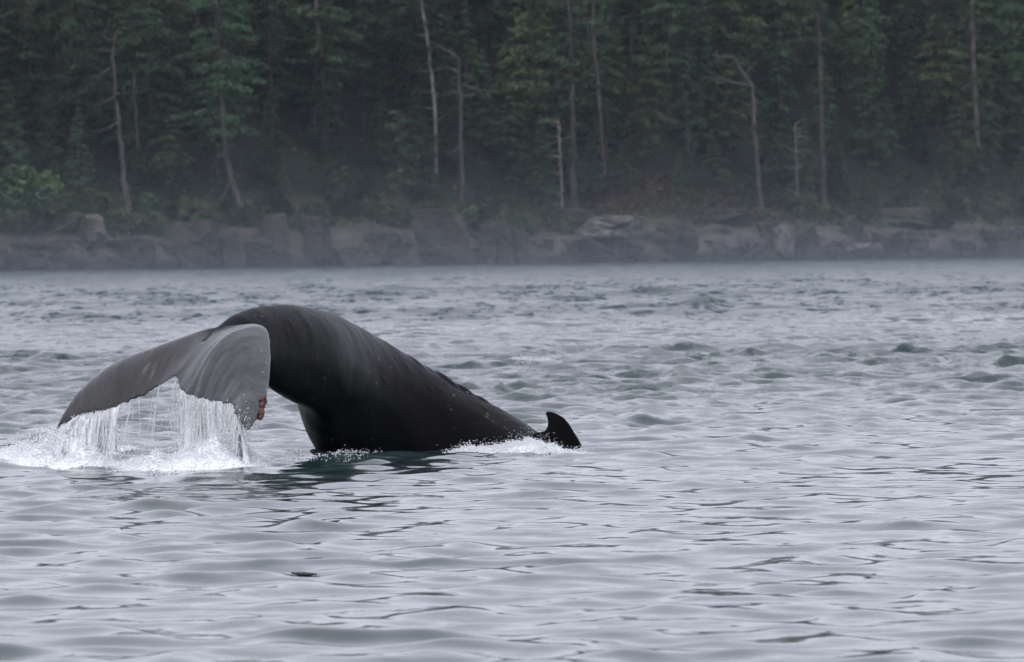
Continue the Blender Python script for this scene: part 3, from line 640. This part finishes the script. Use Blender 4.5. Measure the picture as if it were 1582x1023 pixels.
# fluke coordinates for the water film's sky sheen, painted as pale streaks
kd = kdtree.KDTree(len(lpts) + len(rpts)); allp = np.vstack([lpts, rpts]); ns, ntt = 90, 26
for i, p_ in enumerate(allp): kd.insert(p_, i)
kd.balance()
flu = np.zeros(len(co), np.float32); spn = np.zeros(len(co), np.float32); chd = np.zeros(len(co), np.float32)
sel = np.where(co[:, 0] < P(440, 500, 77).x)[0]
for i in sel:
    _, j, d = kd.find(co[i]); jj = j % (ns * ntt); s_ = (jj // ntt) / (ns - 1); c_ = (jj % ntt) / (ntt - 1)
    side = 1
    flu[i] = max(0, 1 - d / .05) * min(1, max(0, (c_ + s_ * 1.4 - .22) / .16)); spn[i] = s_ * (1 if j < ns * ntt else -1); chd[i] = c_
ed_ = np.empty(len(wm_.edges) * 2, np.int32); wm_.edges.foreach_get('vertices', ed_); ed_ = ed_.reshape(-1, 2)
ed_ = ed_[(co[ed_[:, 0], 0] < P(440, 500, 77).x)]; deg = np.bincount(ed_.ravel(), minlength=len(co)) + 1
def soften(a_, n_):
    for _ in range(n_):
        a_ = (a_ + np.bincount(ed_[:, 0], a_[ed_[:, 1]], len(co)) + np.bincount(ed_[:, 1], a_[ed_[:, 0]], len(co))) / deg
    return a_.astype(np.float32)
spn = soften(spn, 14); chd = soften(chd, 14); flu = soften(flu, 5)
for nm_, arr in (('fluke', flu), ('span', spn), ('chord', chd)):
    a_ = wm_.attributes.new(nm_, 'FLOAT', 'POINT'); a_.data.foreach_set('value', arr)
mwh, t, b = mat('whale_skin', rough=.34, spec=.5)
v = coords(t); n = noise(t, v, 2.2, 6, .6); nf = noise(t, v, 9, 5, .6)
skin = ramp(t, n.outputs['Fac'], [(.35, (.003, .003, .0035)), (.6, (.005, .005, .0055)), (.8, (.009, .0085, .009))])
af = N(t, 'ShaderNodeAttribute', attribute_name='fluke'); asn = N(t, 'ShaderNodeAttribute', attribute_name='span'); ac = N(t, 'ShaderNodeAttribute', attribute_name='chord')
cb = N(t, 'ShaderNodeCombineXYZ'); mu = N(t, 'ShaderNodeMath', operation='MULTIPLY'); mu.inputs[1].default_value = 17; t.links.new(asn.outputs['Fac'], mu.inputs[0]); t.links.new(mu.outputs[0], cb.inputs[0])
mu2 = N(t, 'ShaderNodeMath', operation='MULTIPLY'); mu2.inputs[1].default_value = 2.2; t.links.new(ac.outputs['Fac'], mu2.inputs[0]); t.links.new(mu2.outputs[0], cb.inputs[1])
ns_ = noise(t, cb.outputs[0], 1.0, 5, .6)
fcol = ramp(t, ns_.outputs['Fac'], [(.28, (.028, .027, .029)), (.5, (.050, .048, .052)), (.75, (.105, .102, .108))])  # pale greys paint the sky sheen of the wet fluke tops into the colour
fs_ = N(t, 'ShaderNodeMapRange'); fs_.inputs['From Min'].default_value = -.05; fs_.inputs['From Max'].default_value = .12; t.links.new(asn.outputs['Fac'], fs_.inputs['Value'])
fsm = N(t, 'ShaderNodeMix', data_type='RGBA'); t.links.new(fs_.outputs[0], fsm.inputs['Factor']); fsm.inputs['A'].default_value = (1.0, 1.0, 1.02, 1); fsm.inputs['B'].default_value = (.66, .61, .56, 1)
fmu = N(t, 'ShaderNodeMix', data_type='RGBA', blend_type='MULTIPLY'); fmu.inputs['Factor'].default_value = 1; t.links.new(fcol.outputs['Color'], fmu.inputs['A']); t.links.new(fsm.outputs['Result'], fmu.inputs['B'])
mx = N(t, 'ShaderNodeMix', data_type='RGBA'); t.links.new(af.outputs['Fac'], mx.inputs['Factor']); t.links.new(skin.outputs['Color'], mx.inputs['A']); t.links.new(fmu.outputs['Result'], mx.inputs['B'])
# pale barnacle scars
vo = N(t, 'ShaderNodeTexVoronoi', Scale=5.5); t.links.new(v, vo.inputs['Vector']); sc1 = ramp(t, vo.outputs['Distance'], [(.05, (1, 1, 1)), (.16, (0, 0, 0))])
nb = noise(t, v, 1.1, 2); sc2 = ramp(t, nb.outputs['Fac'], [(.47, (0, 0, 0)), (.55, (1, 1, 1))])
mm = N(t, 'ShaderNodeMath', operation='MULTIPLY'); t.links.new(sc1.outputs['Color'], mm.inputs[0]); t.links.new(sc2.outputs['Color'], mm.inputs[1])
mm2 = N(t, 'ShaderNodeMath', operation='MULTIPLY'); t.links.new(mm.outputs[0], mm2.inputs[0]); mm2.inputs[1].default_value = .5
mx2 = N(t, 'ShaderNodeMix', data_type='RGBA'); t.links.new(mm2.outputs[0], mx2.inputs['Factor']); t.links.new(mx.outputs['Result'], mx2.inputs['A']); mx2.inputs['B'].default_value = (.20, .20, .21, 1)
t.links.new(mx2.outputs['Result'], b.inputs['Base Color'])
mr2 = N(t, 'ShaderNodeMapRange'); mr2.inputs['To Min'].default_value = .36; mr2.inputs['To Max'].default_value = .20; t.links.new(af.outputs['Fac'], mr2.inputs['Value'])
rn = noise(t, coords(t, (1, 1, .6)), 3.2, 6, .7); rr_ = N(t, 'ShaderNodeMath', operation='MULTIPLY_ADD'); rr_.inputs[1].default_value = .25; rr_.inputs[2].default_value = -.125; t.links.new(rn.outputs['Fac'], rr_.inputs[0])
ra = N(t, 'ShaderNodeMath', operation='ADD'); t.links.new(mr2.outputs[0], ra.inputs[0]); t.links.new(rr_.outputs[0], ra.inputs[1]); rmx = N(t, 'ShaderNodeMath', operation='MAXIMUM'); rmx.inputs[1].default_value = .12; t.links.new(ra.outputs[0], rmx.inputs[0]); t.links.new(rmx.outputs[0], b.inputs['Roughness'])
mr3 = N(t, 'ShaderNodeMapRange'); mr3.inputs['To Min'].default_value = .04; mr3.inputs['To Max'].default_value = .75; t.links.new(af.outputs['Fac'], mr3.inputs['Value']); t.links.new(mr3.outputs[0], b.inputs['Specular IOR Level'])
bp = N(t, 'ShaderNodeBump', Strength=.10, Distance=.02); t.links.new(nf.outputs['Fac'], bp.inputs['Height'])
bp2 = N(t, 'ShaderNodeBump', Strength=.5, Distance=.03); mf = N(t, 'ShaderNodeMath', operation='MULTIPLY'); t.links.new(ns_.outputs['Fac'], mf.inputs[0]); t.links.new(af.outputs['Fac'], mf.inputs[1])
t.links.new(mf.outputs[0], bp2.inputs['Height']); t.links.new(bp.outputs[0], bp2.inputs['Normal']); t.links.new(bp2.outputs[0], b.inputs['Normal'])
wo = empty('whale', tuple(P(600, 700, 81))); tag(wo, 'dark humpback whale diving with arched tail stock and flukes lifted above the sea', 'whale')
bo = obj('body', wm_, mwh, wo); bo.location = -wo.location
# orange encrusted patch on the near fluke edge
Mo, t, b = mat('barnacle_crust', (.24, .075, .03), .7); n = noise(t, coords(t), 30, 4); t.links.new(ramp(t, n.outputs['Fac'], [(.35, (.05, .028, .02)), (.6, (.19, .07, .04))]).outputs['Color'], b.inputs['Base Color'])
ca = Acc(); r = np.random.default_rng(4)
bm = bmesh.new(); bmesh.ops.create_icosphere(bm, subdivisions=1, radius=1); iv = np.array([v_.co[:] for v_ in bm.verts]); ifc = np.array([[v_.index for v_ in f.verts] for f in bm.faces]); bm.free()
for i in range(34):
    f = r.random(); c = np.array(P(410 - 10 * f + r.normal(0, 2.2), 616 + 27 * f + r.normal(0, 2), 75.35 - .25 * f + r.normal(0, .03)))
    ca.add(iv * r.uniform(.012, .038) * np.array([1, 1, 1.3]) + c, ifc)
o = obj('barnacle_patch', ca.mesh('barnacle_patch', True), Mo, wo); o['label'] = 'rusty orange crust on the edge of the near fluke'; o.location = -wo.location

# ================================================================ SPLASH
Mf, t, b = mat('white_water', (.88, .90, .92), .55, .4)
Ms, t, b = mat('falling_water', (.88, .90, .92), .4, .5)
v = world_coords(t, (13, 13, 1.6)); n = noise(t, v, 1.0, 6, .7)
t.links.new(ramp(t, n.outputs['Fac'], [(.34, (0, 0, 0)), (.50, (1, 1, 1))]).outputs['Color'], b.inputs['Alpha'])
Mst, t, b = mat('water_strand', (.88, .90, .92), .4, .5); b.inputs['Alpha'].default_value = .8
r = np.random.default_rng(21)
edges = np.vstack([LTr[8:86], RTr[6:82]])
def pick_start():
    """trailing-edge start points: dense under the outer far lobe and under the near lobe, sparse between"""
    if r.random() < .5: i = int(np.clip(r.choice([r.uniform(42, 88), r.uniform(8, 80)], p=[.94, .06]), 0, 89)); return LTr[i], 0
    i = int(np.clip(r.choice([r.uniform(15, 80), r.uniform(2, 15)], p=[.96, .04]), 0, 89)); return RTr[i], 1
def curtain(T, i0, i1, drift, depth, k):
    n_ = 60; m_ = 12; ii = np.linspace(i0, i1, n_); A = np.stack([np.interp(ii, range(90), T[:, j]) for j in range(3)], 1)
    G = []
    for a_ in range(m_):
        f = a_ / (m_ - 1); q = A.copy(); q[:, 2] = A[:, 2] * (1 - f ** 1.35) + (-.03) * f ** 1.35
        q[:, 0] += drift[0] * f + .05 * f * np.sin(ii * .9 + k * 3); q[:, 1] += depth * f + .07 * f * np.cos(ii * .7 + k) + r.normal(0, .01, n_)
        G.append(q)
    G = np.array(G).reshape(-1, 3); id_ = np.arange(n_ * m_).reshape(m_, n_)
    return G, np.stack([id_[:-1, :-1], id_[:-1, 1:], id_[1:, 1:], id_[1:, :-1]], -1).reshape(-1, 4)
cu = Acc()
for k in range(3): cu.add(*curtain(LTr, [38, 50, 60][k], 88, (-.1 + .05 * k,), -.05 - .12 * k, k))
for k in range(5): cu.add(*curtain(RTr, [14, 18, 26, 34, 24][k], [74, 76, 72, 78, 60][k], (-.02 + .05 * k,), .08 - .07 * k, k + 5))
root = empty('falling_water', (0, 0, 0)); tag(root, 'sheets and threads of white water pouring off the fluke edges', 'falling water', kind='stuff')
o = obj('water_sheet', cu.mesh('water_sheet', True), Ms, root); o['kind'] = 'stuff'
st = Acc()
for i in range(520):
    p0, side = pick_start(); p0 = p0 + r.normal(0, .012, 3)
    L_ = p0[2] * r.choice([1.0, r.uniform(.25, .9)], p=[.6, .4]); m_ = 9; f = np.linspace(0, 1, m_)
    dx = r.normal(-.05 if side == 0 else .04, .07); dy = r.normal(-.05, .12)
    pts = np.stack([p0[0] + dx * f + r.normal(0, .007, m_), p0[1] + dy * f, p0[2] - L_ * f ** 1.1], 1)
    w0 = r.choice([.003, .005, .011], p=[.55, .33, .12]) * r.uniform(.7, 1.4)
    st.add(*tube(pts, w0 * (1 + .5 * np.sin(f * 9 + i)) * (1 - .5 * f) * np.clip(f * 8 + .3, 0, 1), 4))
o = obj('water_strand', st.mesh('water_strand', True), Mst, root); o['kind'] = 'stuff'

def foam_obj(name, blobs, label, drops, seed, spray=.1, solid=True):
    """blobs: (x, y, sx, sy, height); a lumpy heap of white water, its skin broken up by small clots and a few flying drops"""
    r = np.random.default_rng(seed); acc = Acc(); tot = sum(b_[2] * b_[3] for b_ in blobs)
    def env(px, py):
        e = 0
        for (x, y, sx_, sy_, h) in blobs:
            d = ((px - x) / sx_) ** 2 + ((py - y) / sy_) ** 2; e = np.maximum(e, h * np.exp(-d * 2.2))
        n1_ = fbm(px * 5 + seed, py * 3.5, seed, 5); n2_ = fbm(px * 22, py * 15 + seed, seed + 9, 3)
        return e * (.25 + 1.35 * n1_) + (n2_ - .5) * .05 * np.clip(e / .05, 0, 1) - .022
    x0 = min(b_[0] - b_[2] * 1.3 for b_ in blobs); x1 = max(b_[0] + b_[2] * 1.3 for b_ in blobs)
    y0 = min(b_[1] - b_[3] * 1.3 for b_ in blobs); y1 = max(b_[1] + b_[3] * 1.3 for b_ in blobs)
    nx = int((x1 - x0) / .02) + 2; ny = int((y1 - y0) / .035) + 2
    gx_, gy_ = np.meshgrid(np.linspace(x0, x1, nx), np.linspace(y0, y1, ny)); e = env(gx_, gy_)
    gz_ = waves(gx_, gy_, False) + e; id_ = np.arange(nx * ny).reshape(ny, nx)
    q = np.stack([id_[:-1, :-1], id_[:-1, 1:], id_[1:, 1:], id_[1:, :-1]], -1).reshape(-1, 4)
    q = q[(e.ravel()[q] > -.012).any(1)]
    if not solid: q = q[:1]
    heap = mesh(name, np.stack([gx_, gy_, gz_], -1).reshape(-1, 3), q, True); root = empty(name)
    tag(root, label, 'splash', kind='stuff'); o = obj('foam_heap', heap, Mf, root); o['kind'] = 'stuff'
    for (x, y, sx_, sy_, h) in blobs:
        n_ = int(drops * (sx_ * sy_) / tot)
        px = x + r.normal(0, .5, n_) * sx_; py = y + r.normal(0, .5, n_) * sy_
        e = env(px, py); k_ = e > -.014; px, py, e = px[k_], py[k_], e[k_]; n_ = len(px)
        pz = waves(px, py, False) + e + r.exponential(.012, n_); rad = r.uniform(.003, .010, n_)
        fly = r.random(n_) < .14; pz = pz + np.where(fly, r.exponential(spray * (.2 + h * 2), n_), 0); rad = np.where(fly, rad * .5, rad)
        V = (iv8[None] * rad[:, None, None] * np.array([1.4, 1.3, 1]) + np.stack([px, py, pz], 1)[:, None, :]).reshape(-1, 3)
        acc.add(V, (if8[None] + (np.arange(n_) * 6)[:, None, None]).reshape(-1, 3))
    o = obj('foam_clots', acc.mesh('foam_clots', True), Mf, root); o['kind'] = 'stuff'; return root
iv8 = np.array([[1, 0, 0], [-1, 0, 0], [0, 1, 0], [0, -1, 0], [0, 0, 1], [0, 0, -1]], float)
if8 = np.array([[0, 2, 4], [2, 1, 4], [1, 3, 4], [3, 0, 4], [2, 0, 5], [1, 2, 5], [3, 1, 5], [0, 3, 5]])
def G(u, v):
    """sea-level point under pixel"""
    d = fwd * F + xc * (u - CX) - yc * (v - CY); k = -CAM_H / d.z; return d.x * k, d.y * k
def fb(u, v, wu, dy, h): x, y = G(u, v); return (x, y, wu * y / F, dy, h)
foam_obj('splash_foam', [fb(90, 716, 85, .7, .36), fb(42, 708, 62, .7, .2), fb(135, 720, 60, .4, .22), fb(115, 702, 60, .8, .34), fb(0, 700, 60, .4, .05), fb(180, 700, 50, .5, .08)], 'white foam heap where the far fluke tip meets the sea', 17000, 1)
foam_obj('splash_foam', [fb(322, 725, 80, .5, .42), fb(270, 724, 90, .4, .24), fb(366, 722, 50, .5, .34), fb(225, 722, 70, .35, .10), fb(340, 718, 60, .6, .5)], 'white foam boiling under the near fluke where its water falls', 17000, 2)
foam_obj('splash_foam', [fb(818, 700, 50, .4, .17), fb(785, 699, 80, .35, .12), fb(745, 697, 70, .3, .07), fb(848, 702, 26, .3, .09), fb(885, 703, 40, .25, .04)], 'white bow of foam against the back just left of the small dorsal fin', 9000, 3)
foam_obj('whitecap', [fb(845, 561, 24, 1.1, .085), fb(815, 563, 30, .9, .055), fb(795, 562, 12, .6, .05)], 'small white breaking crest on the sea beyond the back of the whale', 3800, 4, .05, False)
foam_obj('splash_foam', [fb(455, 712, 70, .3, .03), fb(525, 693, 36, .4, .05), fb(494, 690, 14, .3, .09), fb(560, 700, 60, .3, .025)], 'thin broken foam where the belly enters the sea', 1500, 5)
foam_obj('foam_streaks', [fb(430, 700, 60, 1.2, .03), fb(520, 712, 70, .8, .02), fb(400, 722, 60, .5, .03), fb(250, 732, 120, .5, .02)], 'scattered bubbles and foam flecks trailing on the dark water beside the belly', 1100, 6, .01, False)
# drops in the air
acc = Acc(); r = np.random.default_rng(31)
px = []; 
for i in range(5200):
    p0, side = pick_start(); f = r.random() ** .7; sp_ = .04 + .13 * f
    q = np.array([p0[0] + r.normal(0, sp_), p0[1] + r.normal(0, .15), max(.01, p0[2] * (1 - f) + r.normal(0, .03))]); px.append((q, r.choice([.003, .005, .008], p=[.5, .38, .12])))
for i in range(220):
    q = np.array(P(375 + r.normal(0, 17), 668 + r.normal(0, 22), 75 + r.normal(0, .3))); px.append((q, r.uniform(.002, .006)))
for i in range(320):
    q = np.array(P(82 + r.normal(0, 16), 662 + abs(r.normal(0, 16)), 77.3 + r.normal(0, .3))); px.append((q, r.uniform(.004, .011)))
for q, s_ in px: acc.add(iv8 * s_ * np.array([1, 1, 1.4 + 2 * R.random()]) + q, if8)
tag(obj('water_drops', acc.mesh('water_drops', True), Mf), 'drops flying around the falling water and the fluke tips', 'water drops', kind='stuff')

# floating kelp
Mk, t, b = mat('kelp', (.03, .028, .02), .3)
def kelp(u, v, wpx, label, seed, group=None):
    x, y = G(u, v); r = np.random.default_rng(seed); w_ = wpx * y / F; a_ = Acc()
    for k in range(5):
        m_ = 7; f = np.linspace(-.5, .5, m_); pxx = x + f * w_ * r.uniform(.5, 1) + r.normal(0, w_ * .1); pyy = y + r.normal(0, .25) * w_ + .2 * w_ * np.sin(f * 5 + k) ; zz = waves(pxx, pyy + np.zeros(m_), False) + .012
        a_.add(*tube(np.stack([pxx, pyy + np.zeros(m_), zz], 1), w_ * (.03 + .05 * np.cos(f * np.pi)), 6))
    o = obj('kelp', a_.mesh('kelp', True), Mk); tag(o, label, 'kelp', group)
kelp(466, 892, 40, 'small dark clump of kelp floating in the calm foreground', 1)
for i, (u, v, wpx, wh) in enumerate([(885, 750, 8, 'in front of the small dorsal fin'), (60, 823, 10, 'below the left splash'), (10, 912, 9, 'at the far left of the foreground'), (1215, 838, 8, 'alone in the right half of the sea'), (690, 805, 9, 'below the belly of the whale')]):
    kelp(u, v, wpx, 'tiny dark shred of weed ' + wh, 10 + i, 'drifting shreds of weed')


# ================================================================ AIR
def vol_box(name, lo, hi, dens, label, grad=None):
    x0, y0, z0 = lo; x1, y1, z1 = hi
    V = [(x, y, z) for z in (z0, z1) for y in (y0, y1) for x in (x0, x1)]
    o = obj(name, mesh(name, V, [(0, 2, 3, 1), (4, 5, 7, 6), (0, 1, 5, 4), (2, 6, 7, 3), (0, 4, 6, 2), (1, 3, 7, 5)]))
    m = bpy.data.materials.new(name); m.use_nodes = True; t = m.node_tree; t.nodes.remove(t.nodes['Principled BSDF'])
    pv = N(t, 'ShaderNodeVolumePrincipled', Density=dens); pv.inputs['Color'].default_value = (.74, .86, 1.0, 1)
    t.links.new(pv.outputs[0], t.nodes['Material Output'].inputs['Volume'])
    o.data.materials.append(m); tag(o, label, kind='stuff'); return o, t, pv
vol_box('haze', (-720, -80, -14), (720, 1400, 75), .000035, 'thin damp haze over the channel')
# low mist lying on the water under the far shore: nested flat layers, denser near the water
for i, (zt, dn) in enumerate([(1.3, .00006), (2.3, .00006), (3.5, .00006), (5.0, .00005), (7.0, .00004), (9.5, .00002), (13, .00001)]):
    vol_box('mist', (-500 - 3 * i, 120 - 3 * i, -3.5 - .3 * i), (500 + 3 * i, 1100 + 5 * i, zt), dn, 'low mist lying on the water along the far shore')
